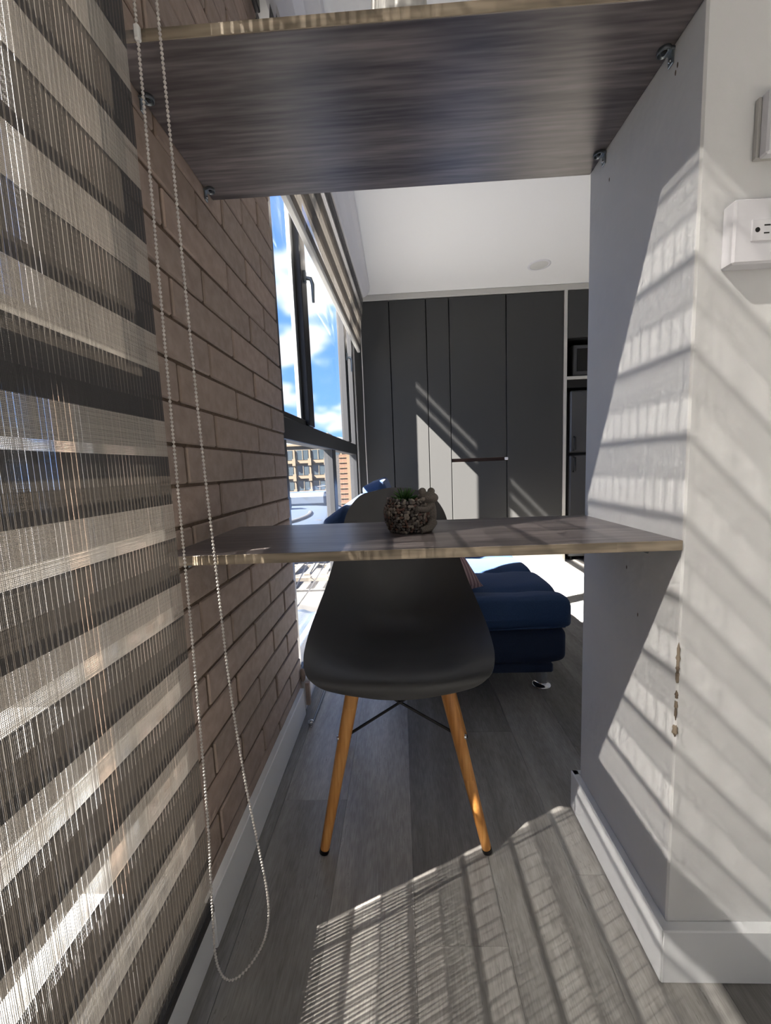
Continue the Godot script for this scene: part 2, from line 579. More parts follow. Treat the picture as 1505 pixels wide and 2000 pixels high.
# ------------------------------------------------------------------ shell
func build_shell() -> void:
	solid("ceiling", span(Vector3(-0.48, CEIL, -4.3), Vector3(2.6, CEIL + 0.15, 2.2)), M.ceiling, "smooth white ceiling over both rooms")
	# partition on the right, with the chips knocked out of its corner
	var w := structure("wall_right")
	w.set_meta("label", "white plastered partition on the right with a scuffed corner")
	put("plaster", span(Vector3(PILLAR_X, 0, PILLAR_A), Vector3(2.5, CEIL, PILLAR_B), 0.003), M.wall, w)
	var rng := RandomNumberGenerator.new()
	rng.seed = 77
	for c in [[0.579, 0.005, 0.020, 0], [0.562, 0.0045, 0.014, 1], [0.548, 0.004, 0.012, 0], [0.517, 0.004, 0.006, 1], [0.499, 0.004, 0.008, 0], [0.487, 0.0032, 0.013, 1], [0.456, 0.006, 0.010, 0], [0.451, 0.004, 0.006, 1]]:
		var st := begin()
		var ph := rng.randf() * 6.0
		add_blob(st, Vector3.ZERO, Vector3(c[1] * 0.62, c[2], c[1] * 0.62), 12, 8, Basis.IDENTITY, func(d: Vector3) -> float: return 1.0 + 0.22 * sin(d.y * 7.0 + ph) + 0.15 * sin(d.x * 9.0 + d.z * 5.0 + ph))
		put("chipped_plaster", st.commit(), M.chip if c[3] == 0 else M.chipdark, w, Vector3(PILLAR_X + 0.0012, c[0], PILLAR_A - 0.0012))
	for p in [Vector3(PILLAR_X, 1.475, -0.668), Vector3(PILLAR_X, 1.468, -0.672), Vector3(PILLAR_X, 1.445, -0.857), Vector3(PILLAR_X, 0.69, -0.76), Vector3(PILLAR_X, 0.61, -0.72)]:
		var st := begin()
		add_blob(st, Vector3.ZERO, Vector3(0.0006, 0.004, 0.0015), 8, 6)
		put("scuff", st.commit(), M.chipdark, w, p)
	# outer wall on the left, piece by piece round the two windows
	var l := structure("wall_left")
	l.set_meta("label", "outer wall with a pier of taupe painted bricks between the windows")
	put("lintel", span(Vector3(-0.47, 2.332, -3.40), Vector3(-0.40, CEIL, PIER_B - 0.002)), M.frame, l)
	put("lintel", span(Vector3(-0.47, 2.28, PIER_A + 0.002), Vector3(-0.40, CEIL, 2.2)), M.wall, l)
	put("sill_wall", span(Vector3(-0.58, -0.2, PIER_A + 0.002), Vector3(-0.40, 0.19, 2.2)), M.wall, l)
	put("sill_wall", span(Vector3(-0.425, -0.2, -3.40), Vector3(-0.385, 0.115, PIER_B - 0.002)), M.wall, l)
	put("return_wall", span(Vector3(-0.412, -0.2, -4.3), Vector3(-0.352, CEIL, -3.352)), M.wall, l)
	put("steel_strip", span(Vector3(-0.396, 2.318, PIER_B + 0.01), Vector3(-0.380, 2.358, -0.93), 0.003), M.frame, l)
	solid("wall_far", span(Vector3(-0.412, -0.2, -4.3), Vector3(2.6, CEIL, -4.15)), M.wall, "white wall behind the wardrobe")
	solid("wall_side", span(Vector3(2.5, -0.2, -4.3), Vector3(2.65, CEIL, 2.2)), M.wall, "white wall closing the rooms on the right")
	solid("wall_rear", span(Vector3(-0.6, -0.2, 2.05), Vector3(2.6, CEIL, 2.2)), M.wall, "white wall behind the camera")
	# baseboards
	solid("baseboard_left", span(Vector3(BRICK_X - 0.002, 0, -0.64), Vector3(BRICK_X + 0.017, 0.104, PIER_B + 0.03), 0.002), M.baseboard, "white baseboard along the foot of the brick pier")
	solid("baseboard_window", span(Vector3(-0.41, 0, 2.0), Vector3(BRICK_X + 0.013, 0.1, -0.638), 0.002), M.baseboard, "white baseboard below the near blind")
	var b := structure("baseboard_right")
	b.set_meta("label", "white baseboard wrapped round the foot of the partition")
	put("board", span(Vector3(PILLAR_X - 0.016, 0, PILLAR_A + 0.016), Vector3(PILLAR_X + 0.001, 0.102, PILLAR_B - 0.016), 0.002), M.baseboard, b)
	put("board", span(Vector3(PILLAR_X - 0.0155, 0, PILLAR_A - 0.001), Vector3(2.5, 0.102, PILLAR_A + 0.0165), 0.002), M.baseboard, b)
	put("board", span(Vector3(PILLAR_X - 0.0155, 0, PILLAR_B + 0.001), Vector3(2.5, 0.102, PILLAR_B - 0.0165), 0.002), M.baseboard, b)

func build_floor() -> void:
	var f := structure("floor")
	f.set_meta("label", "grey-brown oak laminate floor of long planks")
	put("underlay", span(Vector3(-0.40, -0.2, -4.3), Vector3(2.6, -0.012, 2.2)), M.gap, f)
	var rng := RandomNumberGenerator.new()
	rng.seed = 4
	var w := 0.174
	var L := 1.22
	var meshes := [box(Vector3(w - 0.0003, 0.012, L - 0.0003), 0.0005, Vector3(0, -0.006, 0))]
	var narrow := box(Vector3(0.048, 0.012, L - 0.0003), 0.0005, Vector3(0.063 - 0.0005, -0.006, 0))
	for i in range(-2, 15):
		var x := -0.175 - w * 0.5 + w * (i + 1)
		var off: float = {-2: 0.52, -1: 0.0, 0: 0.68, 1: 0.33, 2: 0.95, 3: 0.2}.get(i, rng.randf() * L)
		var z := -0.977 + off
		while z > -4.2:
			z -= L
		var k := 0
		while z < 2.0:
			var pick: int = rng.randi() % 6
			put("plank", meshes[0] if i > -2 else narrow, M.planks[pick], f, Vector3(x, 0, z + L * 0.5))
			z += L
			k += 1

func build_brick_wall() -> void:
	var l := get_node("wall_left")
	put("mortar_bed", span(Vector3(-0.52, -0.1, PIER_A - 0.003), Vector3(BRICK_X - 0.0045, CEIL, PIER_B + 0.003)), M.mortar, l)
	var rng := RandomNumberGenerator.new()
	rng.seed = 8
	var ph := 0.0747
	var pl := 0.262
	var gap := 0.0065
	var cache := {}
	var row := 0
	var y := 0.807 - ph * 11
	while y < CEIL:
		var shift := -0.728 if (row % 2 == 0) else -0.859
		var z1 := shift + pl * 2.0
		while z1 > PIER_B:
			var a := minf(z1, PIER_A)
			var b := maxf(z1 - pl, PIER_B)
			if a - b > 0.02:
				var la := a - b - (gap if z1 - pl > PIER_B else gap * 0.5)
				var top := minf(y + ph, CEIL)
				var hh := top - y - gap
				var key := "%.3f_%.3f_%d" % [la, hh, rng.randi() % 3]
				if not cache.has(key):
					var r2 := RandomNumberGenerator.new()
					r2.seed = hash(key)
					var st := begin()
					add_box(st, Vector3(-0.03, 0, 0), Vector3(0.06, hh + r2.randf_range(-0.0015, 0.001), la + r2.randf_range(-0.002, 0.001)), 0.0028)
					cache[key] = st.commit()
				var o := put("brick", cache[key], M.bricks[rng.randi() % 4], l, Vector3(BRICK_X + rng.randf_range(-0.0012, 0.0012), y + gap * 0.5 + hh * 0.5, a - la * 0.5 - gap * 0.25))
				o.rotation.x = rng.randf_range(-0.004, 0.004)
				o.rotation.y = rng.randf_range(-0.004, 0.004)
			z1 -= pl
		y += ph
		row += 1

# ------------------------------------------------------------------ windows
func bars(parent: Node, called: String, mat: Material, boxes: Array) -> void:
	for b in boxes:
		put(called, span(b[0], b[1], 0.003), mat, parent)

func build_windows() -> void:
	# far window: local z 0 at the pier, x 0 in the plane of the glass
	var w := structure("window_1", Vector3(-0.44, 0, -1.4))
	w.rotation.y = -SLOPE
	w.set_meta("label", "tall dark framed living room window looking over roofs")
	var e := -1.95    # far end
	bars(w, "frame", M.frame, [
		[Vector3(-0.03, 1.017, 0.01), Vector3(0.03, 1.10, e)],
		[Vector3(-0.03, 0.09, 0.01), Vector3(0.03, 0.135, e)],
		[Vector3(-0.03, 2.31, 0.01), Vector3(0.03, 2.335, e)],
		[Vector3(-0.03, 0.09, 0.012), Vector3(0.022, 2.335, -0.075)],
		[Vector3(-0.03, 0.09, e + 0.07), Vector3(0.03, 2.335, e)],
		[Vector3(-0.025, 0.13, -0.90), Vector3(0.028, 1.02, -0.99)],
	])
	bars(w, "sash_stile", M.alu, [
		[Vector3(-0.012, 1.10, -0.355), Vector3(0.008, 2.31, -0.385)],
		[Vector3(-0.012, 1.10, -1.606), Vector3(0.012, 2.31, -1.618)],
	])
	bars(w, "sash_stile", M.frame, [
		[Vector3(-0.01, 1.10, -0.385), Vector3(0.036, 2.31, -0.475)],
		[Vector3(-0.015, 1.10, -1.50), Vector3(0.036, 2.31, -1.605)],
	])
	bars(w, "sash_rail", M.frame, [
		[Vector3(-0.02, 1.098, -0.07), Vector3(0.02, 1.125, -0.385)],
	])
	for p in [[1.10, 2.31, -0.07, -0.36], [1.10, 2.31, -0.47, -1.51], [1.10, 2.31, -1.60, e + 0.06], [0.13, 1.02, -0.07, -0.91], [0.13, 1.02, -0.98, e + 0.06]]:
		put("pane", span(Vector3(-0.001, p[0], p[2]), Vector3(-0.0006, p[1], p[3])), M.glass, w)
	for hz in [[-0.43, 1.70], [-1.55, 1.66]]:
		var st := begin()
		add_box(st, Vector3(0.04, hz[1] + 0.05, hz[0]), Vector3(0.012, 0.05, 0.022), 0.003)
		add_tube(st, [Vector3(0.045, hz[1] + 0.045, hz[0]), Vector3(0.066, hz[1] + 0.04, hz[0]), Vector3(0.072, hz[1] + 0.02, hz[0] - 0.006), Vector3(0.07, hz[1] - 0.055, hz[0] - 0.012)], [0.008, 0.009, 0.0085, 0.006], 10)
		put("handle", st.commit(), M.zinc, w)
	put("sill", span(Vector3(0.028, 0.098, 0.0), Vector3(0.075, 0.118, e), 0.004), M.baseboard, w)
	# near window, behind the near blind
	var n := structure("window_2", Vector3(-0.44, 0, 0))
	n.set_meta("label", "dark framed window behind the near zebra blind")
	bars(n, "frame", M.frame, [
		[Vector3(-0.03, 1.017, PIER_A + 0.002), Vector3(0.03, 1.10, 2.05)],
		[Vector3(-0.03, 0.17, PIER_A + 0.002), Vector3(0.03, 0.228, 2.05)],
		[Vector3(-0.03, 2.255, PIER_A + 0.002), Vector3(0.03, 2.283, 2.05)],
		[Vector3(-0.03, 0.17, PIER_A + 0.002), Vector3(0.0, 1.02, PIER_A + 0.02)],
		[Vector3(-0.03, 1.09, PIER_A + 0.002), Vector3(0.0, 2.27, PIER_A + 0.066)],
		[Vector3(-0.03, 0.09, 0.42), Vector3(0.03, 2.283, 0.50)],
		[Vector3(-0.03, 0.09, 1.97), Vector3(0.03, 2.283, 2.05)],
	])
	for p in [[1.10, 2.255, PIER_A + 0.018, 0.43], [1.10, 2.255, 0.49, 1.98], [0.22, 1.02, PIER_A + 0.018, 0.43], [0.22, 1.02, 0.49, 1.98]]:
		put("pane", span(Vector3(-0.021, p[0], p[2]), Vector3(-0.0206, p[1], p[3])), M.glass, n)

# ------------------------------------------------------------------ zebra blinds
func band(a: Vector3, b: Vector3) -> ArrayMesh:
	# an upright strip in the plane x = a.x, from z a to z b, u along z and v along y
	var st := begin()
	for k in ([[0, 0], [1, 0], [1, 1], [0, 0], [1, 1], [0, 1]] if b.z > a.z else [[0, 0], [1, 1], [1, 0], [0, 0], [0, 1], [1, 1]]):
		var z: float = a.z if k[0] == 0 else b.z
		var y: float = a.y if k[1] == 0 else b.y
		st.set_normal(Vector3(1, 0, 0))
		st.set_uv(Vector2(z, -y))
		st.add_vertex(Vector3(a.x, y, z))
	return st.commit()

func zebra(parent: Node3D, called_side: String, x: float, z0: float, z1: float, bottom: float, top: float, period: float, sheer: float, phase: float, mesh_mat: Material = M.sheer) -> void:
	# bands: sheer occupies [phase + k*period, + sheer], dense the rest
	var k := int(floor((bottom - phase) / period)) - 1
	while phase + k * period < top:
		var y0 := phase + k * period
		for part in [[y0, y0 + sheer, mesh_mat, "sheer_band"], [y0 + sheer, y0 + period, M.dense, "dense_band"]]:
			var a := maxf(part[0], bottom)
			var b := minf(part[1], top)
			if b - a > 0.0005:
				put(part[3], band(Vector3(x, a, z0), Vector3(x, b, z1)), part[2], parent)
		k += 1

func build_near_blind() -> void:
	var o := thing("zebra_blind", "large day-and-night roller blind in grey and sheer stripes over the near window", "blind")
	var z0 := -0.600
	var z1 := 1.3
	zebra(o, "front", -0.355, z0, z1, 0.150, 2.28, 0.1262, 0.0533, 0.930)
	zebra(o, "back", -0.372, z0, z1, 0.150, 2.28, 0.1262, 0.0533, 0.930 + 0.0135 - 0.0533)
	put("bottom_bar", span(Vector3(-0.375, 0.134, z0), Vector3(-0.352, 0.152, z1), 0.003), M.frame, o)
	put("headrail", span(Vector3(-0.392, 2.27, z0), Vector3(-0.345, 2.355, z1), 0.012), M.alu, o)

func build_far_blind() -> void:
	var o := thing("zebra_blind", "striped roller blind half lowered over the far living room window", "blind", Vector3(-0.356, 0, -1.46))
	o.rotation.y = -0.036
	var z0 := 0.14
	var z1 := -1.895
	zebra(o, "front", 0.0, z0, z1, 1.868, 2.29, 0.118, 0.05, 1.905, M.sheer_open)
	zebra(o, "back", -0.02, z0, z1, 1.868, 2.29, 0.118, 0.05, 1.9417, M.sheer_open)
	put("bottom_bar", span(Vector3(-0.022, 1.848, z0), Vector3(0.003, 1.872, z1), 0.004), M.trim, o)
	# rounded cassette under the ceiling
	var st := begin()
	var prof := [Vector2(-0.06, CEIL - 0.001), Vector2(-0.06, 2.285), Vector2(0.02, 2.272), Vector2(0.05, 2.28), Vector2(0.075, 2.295), Vector2(0.093, 2.32), Vector2(0.098, CEIL - 0.001)]
	for k in prof.size() - 1:
		var p: Vector2 = prof[k]
		var q: Vector2 = prof[k + 1]
		var nn := Vector3(-(q.y - p.y), (q.x - p.x), 0).normalized() * -1.0
		quad(st, Vector3(p.x, p.y, z0 + 0.05), Vector3(q.x, q.y, z0 + 0.05), Vector3(q.x, q.y, z1 - 0.01), Vector3(p.x, p.y, z1 - 0.01), nn)
	for zz in [z0 + 0.05, z1 - 0.01]:
		for k in range(1, prof.size() - 1):
			tri(st, Vector3(prof[0].x, prof[0].y, zz), Vector3(prof[k].x, prof[k].y, zz), Vector3(prof[k + 1].x, prof[k + 1].y, zz), Vector3(0, 0, signf(zz + 0.9)))
	var c := put("cassette", st.commit(), M.plastic, o)
	c.rotation.y = 0.036
	c.position = Vector3(0.072, 0, 0)
	# the fabric leans out to the roll inside the cassette
	for ch in o.get_children():
		if ch.name.contains("band"):
			ch.rotation.z = -0.11
			ch.position = Vector3(0, 1.86, 0) - Basis(Vector3.BACK, -0.11) * Vector3(0, 1.86, 0)
	# its cord
	put("cord", tube([Vector3(0.012, 2.28, -1.90), Vector3(0.014, 1.7, -1.905), Vector3(0.012, 1.1, -1.90), Vector3(0.016, 0.62, -1.90)], [0.0035], 6), M.bead, o)

# ------------------------------------------------------------------ desk and shelf
func bracket(parent: Node, at: Vector3, side: float) -> void:
	# zinc ring with an eye under the board and a tab screwed to the wall
	var st := begin()
	add_lathe(st, [Vector2(0.0, -0.005), Vector2(0.004, -0.005), Vector2(0.0042, -0.0015), Vector2(0.0075, -0.0015), Vector2(0.0085, -0.006), Vector2(0.0095, -0.005), Vector2(0.0095, 0.0005), Vector2(0.0, 0.0005)], Vector3(-0.012 * side, 0, 0), 16)
	add_box(st, Vector3(-0.004 * side, -0.003, 0), Vector3(0.012, 0.005, 0.014), 0.001)
	add_box(st, Vector3(-0.0015 * side, -0.012, 0), Vector3(0.003, 0.022, 0.012), 0.001)
	var b := put("shelf_bracket", st.commit(), M.zinc, parent, at)
	var s2 := begin()
	add_blob(s2, Vector3(-0.0035 * side, -0.016, 0), Vector3(0.002, 0.003, 0.003), 10, 6)
	put("screw", s2.commit(), M.chrome, b)
	var s3 := begin()
	add_lathe(s3, [Vector2(0.0, -0.0052), Vector2(0.0045, -0.0052), Vector2(0.0045, -0.004), Vector2(0.0, -0.004)], Vector3(-0.012 * side, 0, 0), 14)
	put("ring_hole", s3.commit(), M.black, b)

func board(called: String, label: String, category: String, y0: float, y1: float) -> Node3D:
	var o := thing(called, label, category, Vector3(0, y0, 0))
	put("board", span(Vector3(BRICK_X + 0.001, 0, PILLAR_A - 0.001), Vector3(PILLAR_X - 0.0005, y1 - y0, PILLAR_B), 0.0008), M.wood, o)
	var e := put("edge_band", span(Vector3(BRICK_X + 0.001, 0.0002, PILLAR_A - 0.0011), Vector3(PILLAR_X - 0.0005, y1 - y0 - 0.0002, PILLAR_A + 0.0002), 0.0004), M.edge, o)
	e.set_meta("label", "paler wood-grain edge band")
	return o

func build_boards() -> void:
	var d := board("desk", "grey-brown wood-grain desk board fixed between the brick pier and white partition", "desk", 0.7545, 0.7705)
	bracket(d, Vector3(PILLAR_X, 0, -0.70), 1.0)
	bracket(d, Vector3(PILLAR_X, 0, -0.87), 1.0)
	bracket(d, Vector3(BRICK_X, 0, -0.70), -1.0)
	bracket(d, Vector3(BRICK_X, 0, -0.87), -1.0)
	var s := board("wall_shelf", "dark wood-grain shelf board seen from below, held by four zinc brackets", "shelf", 1.508, 1.5245)
	bracket(s, Vector3(PILLAR_X, 0, -0.681), 1.0)
	bracket(s, Vector3(PILLAR_X, 0, -0.877), 1.0)
	bracket(s, Vector3(BRICK_X, 0, -0.692), -1.0)
	bracket(s, Vector3(BRICK_X, 0, -0.903), -1.0)

# ------------------------------------------------------------------ chair
func spline(P: Array, v: float) -> Vector3:
	var f := clampf(v, 0.0, 1.0) * (P.size() - 1)
	var i := clampi(int(f), 0, P.size() - 2)
	return (P[i] as Vector3).cubic_interpolate(P[i + 1], P[maxi(i - 1, 0)], P[mini(i + 2, P.size() - 1)], f - i)

# centre line and edge line of the shell, (half width, y, z), v 0 at the front lip, 1 at the top of the back
const SHELL_MID := [Vector3(0, 0.393, 0.226), Vector3(0, 0.424, 0.226), Vector3(0, 0.436, 0.19), Vector3(0, 0.430, 0.12), Vector3(0, 0.421, 0.04), Vector3(0, 0.424, -0.05), Vector3(0, 0.452, -0.115), Vector3(0, 0.52, -0.15), Vector3(0, 0.61, -0.17), Vector3(0, 0.70, -0.187), Vector3(0, 0.78, -0.205), Vector3(0, 0.836, -0.218)]
const SHELL_EDGE := [Vector3(0.207, 0.404, 0.215), Vector3(0.217, 0.437, 0.214), Vector3(0.223, 0.459, 0.17), Vector3(0.227, 0.477, 0.115), Vector3(0.227, 0.496, 0.05), Vector3(0.219, 0.526, -0.018), Vector3(0.204, 0.571, -0.073), Vector3(0.187, 0.630, -0.113), Vector3(0.169, 0.695, -0.145), Vector3(0.151, 0.765, -0.178), Vector3(0.132, 0.828, -0.210)]

func shell_point(u: float, v: float) -> Vector3:
	var m := spline(SHELL_MID, v)
	var e := spline(SHELL_EDGE, v)
	var w := e.x
	# rounded corners at the two ends
	var r0 := clampf(v / 0.25, 0.0, 1.0)
	var r1 := clampf((1.0 - v) / 0.13, 0.0, 1.0)
	w -= 0.092 * (1.0 - sqrt(1.0 - pow(1.0 - r0, 2.0)))
	w -= 0.072 * (1.0 - sqrt(1.0 - pow(1.0 - r1, 2.0)))
	var k := pow(absf(u), 2.4)
	return Vector3(u * w, lerpf(m.y, e.y, k), lerpf(m.z, e.z, k))

func shell_under(u: float, v: float) -> Vector3:
	var t := spline(SHELL_MID, minf(v + 0.02, 1.0)) - spline(SHELL_MID, maxf(v - 0.02, 0.0))
	return shell_point(u, v) + Vector3(0, t.z, -t.y).normalized() * 0.006

func build_chair() -> void:
	var at := Vector3(-0.018, 0, -1.035)
	var o := thing("shell_chair", "dark grey moulded plastic shell chair with wooden legs under the desk", "chair", at)
	var st := begin()
	var nu := 40
	var nv := 64
	var top := func(u: float, v: float) -> Vector3: return shell_point(u * 2.0 - 1.0, v)
	var under := func(u: float, v: float) -> Vector3: return shell_under(u * 2.0 - 1.0, v)
	add_grid(st, nu, nv, top, true)
	add_grid(st, nu, nv, under, false)
	# rim strips between the two skins
	add_grid(st, nu, 2, func(u: float, v: float) -> Vector3: return (top.call(u, 0.0) as Vector3).lerp(under.call(u, 0.0), v), false)
	add_grid(st, nu, 2, func(u: float, v: float) -> Vector3: return (top.call(u, 1.0) as Vector3).lerp(under.call(u, 1.0), v), true)
	add_grid(st, nv, 2, func(u: float, v: float) -> Vector3: return (top.call(0.0, u) as Vector3).lerp(under.call(0.0, u), v), true)
	add_grid(st, nv, 2, func(u: float, v: float) -> Vector3: return (top.call(1.0, u) as Vector3).lerp(under.call(1.0, u), v), false)
	put("seat_shell", st.commit(), M.shell, o)
	# legs
	var foot := {}
	var head := {}
	for sx in [-1.0, 1.0]:
		for sz in [-1.0, 1.0]:
			var k := Vector2(sx, sz)
			foot[k] = Vector3((0.192 if sz > 0 else 0.203) * sx, 0.0, 0.205 if sz > 0 else -0.19)
			head[k] = Vector3(0.105 * sx, 0.405, 0.135 if sz > 0 else -0.085)
			var a: Vector3 = foot[k]
			var b: Vector3 = head[k]
			var dd := (b - a).normalized()
			var g := put("leg", tube([a + dd * 0.006, a + dd * 0.012, a.lerp(b, 0.35), a.lerp(b, 0.75), b], [0.0098, 0.0112, 0.0135, 0.0165, 0.0175], 18), M.legwood, o)
			put("rubber_foot", tube([a, a + dd * 0.008], [0.0118, 0.0118], 16), M.black, g)
			# bolt through the leg
			var q := a.lerp(b, 0.64)
			var side := Vector3(sx, 0.0, 0.25 * sz).normalized()
			put("bolt", tube([q + side * 0.012, q + side * 0.0185, q + side * 0.019], [0.006, 0.006, 0.003], 12), M.chrome, g)
	# wire bracing: a cross on every side
	var ks := [Vector2(-1, 1), Vector2(1, 1), Vector2(1, -1), Vector2(-1, -1)]
	for i in 4:
		var p: Vector2 = ks[i]
		var q: Vector2 = ks[(i + 1) % 4]
		for pr in [[p, q], [q, p]]:
			var lo: Vector3 = (foot[pr[0]] as Vector3).lerp(head[pr[0]], 0.64)
			var hi: Vector3 = (foot[pr[1]] as Vector3).lerp(head[pr[1]], 0.985)
			var inn := Vector3(-lo.x, 0, -lo.z).normalized() * 0.013
			put("brace", tube([lo + inn * 0.6, lo + inn, (lo + inn).lerp(hi, 0.5), hi], [0.0045, 0.0036, 0.0034, 0.0034], 10), M.black, o)
	for k in ks:
		var lo: Vector3 = (foot[k] as Vector3).lerp(head[k], 0.64)
		var inn := Vector3(-lo.x, 0, -lo.z).normalized()
		put("brace_clip", box(Vector3(0.009, 0.02, 0.009), 0.002), M.black, o, lo + inn * 0.016)
	put("under_frame", span(Vector3(-0.12, 0.392, -0.1), Vector3(0.12, 0.402, 0.15), 0.003), M.black, o)

# ------------------------------------------------------------------ sofa
func build_sofa() -> void:
	var o := thing("sofa_bed", "navy blue tufted sofa bed on chrome legs along the far window", "sofa", Vector3(0.26, 0, -2.30))
	var len := 1.78
	var zs := []
	for q in [0.15, 0.44, 0.73, 1.02, 1.31, 1.6]:
		zs.append(len * 0.5 - q)
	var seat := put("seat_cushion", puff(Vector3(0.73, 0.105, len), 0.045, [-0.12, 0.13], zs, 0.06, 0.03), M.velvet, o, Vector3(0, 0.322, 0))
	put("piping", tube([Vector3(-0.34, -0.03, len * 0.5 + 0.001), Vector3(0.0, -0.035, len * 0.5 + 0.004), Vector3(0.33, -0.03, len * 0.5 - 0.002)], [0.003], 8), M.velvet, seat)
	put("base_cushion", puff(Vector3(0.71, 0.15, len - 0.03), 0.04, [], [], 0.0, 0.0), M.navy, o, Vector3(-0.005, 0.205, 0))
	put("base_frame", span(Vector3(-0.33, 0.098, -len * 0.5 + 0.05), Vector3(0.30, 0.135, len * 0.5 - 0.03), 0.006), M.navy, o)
	# the back is split in two halves, reclined by different amounts
	for h in [[0.40, 34.0, 0.40, 0.13], [-0.45, 17.0, 0.43, 0.15]]:
		var zs2 := [-0.15, 0.15]
		var b := put("backrest", puff(Vector3(h[3], h[2], 0.86), 0.05, [], [], 0.0, 0.0), M.velvet, o)
		var an := deg_to_rad(h[1])
		b.position = Vector3(-0.30, 0.40, h[0]) + Vector3(-sin(an), cos(an), 0) * float(h[2]) * 0.5
		b.rotation.z = an
	for sx in [-0.27, 0.285]:
		for sz in [-0.75, 0.775]:
			var st := begin()
			add_lathe(st, [Vector2(0.0, 0.0), Vector2(0.034, 0.0), Vector2(0.036, 0.002), Vector2(0.036, 0.005), Vector2(0.032, 0.009), Vector2(0.0215, 0.011), Vector2(0.021, 0.02), Vector2(0.021, 0.1), Vector2(0.0, 0.1)], Vector3.ZERO, 28)
			put("leg", st.commit(), M.chrome, o, Vector3(sx, 0, sz))
	# pillow leaning on the seat
	var p := thing("throw_pillow", "small pink and white striped pillow on the blue sofa seat", "pillow", Vector3(0.155, 0.497, -1.545))
	var cloth := Image.create(128, 64, false, Image.FORMAT_RGB8)
	for y in 64:
		for x in 128:
			var s := 0.5 + 0.5 * sin(x * 0.62 + 1.4 * sin(y * 0.16))
			var c := Color(0.66, 0.56, 0.56).lerp(Color(0.36, 0.26, 0.28), pow(s, 2.0) * 0.75)
			cloth.set_pixel(x, y, c)
	var pm := std(Color.WHITE, 0.9)
	pm.albedo_texture = ImageTexture.create_from_image(cloth)
	var st := begin()
	for sd in [1.0, -1.0]:
		add_grid(st, 24, 24, func(u: float, v: float) -> Vector3:
			var a := u * 2.0 - 1.0
			var b := v * 2.0 - 1.0
			var t := (1.0 - pow(absf(a), 2.4)) * (1.0 - pow(absf(b), 2.4))
			var pinch := 1.0 - 0.10 * (1.0 - a * a) * absf(b) * absf(b)
			return Vector3(a * 0.14 * (1.0 - 0.1 * (1.0 - b * b) * a * a), b * 0.14 * pinch, sd * 0.058 * pow(maxf(t, 0.0), 0.6)), sd < 0)
	var cv := put("pillow_cover", st.commit(), pm, p)
	cv.rotation = Vector3(deg_to_rad(-38), deg_to_rad(35), deg_to_rad(8))

# ------------------------------------------------------------------ wardrobe
func build_wardrobe() -> void:
	var o := thing("wardrobe", "wall-wide matt grey fitted wardrobe with flat push doors", "wardrobe", Vector3(0, 0, FAR_Z))
	put("carcass", span(Vector3(-0.35, 0.07, -0.03), Vector3(1.43, 2.31, -0.6)), M.gap, o)
	var g := 0.0035
	var xs := [-0.35, -0.04, 0.273, 0.467, 0.948, 1.43]
	put("filler_panel", span(Vector3(xs[0], 0.0, -0.02), Vector3(xs[1] - g, 2.315, -0.004), 0.0015), M.cabinet, o)
	for k in range(1, 5):
		var a: float = xs[k] + g
		var b: float = xs[k + 1] - g
		if k == 3:
			put("door", span(Vector3(a, 0.952, -0.022), Vector3(b, 2.305, 0.0), 0.0015), M.cabinet, o)
			put("door", span(Vector3(a, 0.075, -0.022), Vector3(b, 0.922, 0.0), 0.0015), M.cabinet, o)
			put("finger_groove", span(Vector3(a, 0.918, -0.03), Vector3(b, 0.956, -0.018)), M.slot, o)
			put("child_lock", span(Vector3(b - 0.016, 0.926, -0.004), Vector3(b + 0.012, 0.95, 0.012), 0.003), M.plastic, o)
		else:
			put("door", span(Vector3(a, 0.075, -0.022), Vector3(b, 2.305, 0.0), 0.0015), M.cabinet, o)
	put("side_panel", span(Vector3(1.432, 0.0, -0.6), Vector3(1.458, 2.315, 0.004), 0.001), M.trim, o)
	put("plinth", span(Vector3(xs[1], 0.0, -0.05), Vector3(1.43, 0.072, -0.012)), M.trim, o)
	put("cornice", span(Vector3(-0.35, 2.312, -0.5), Vector3(2.3, CEIL - 0.001, 0.008), 0.003), M.trim, o)

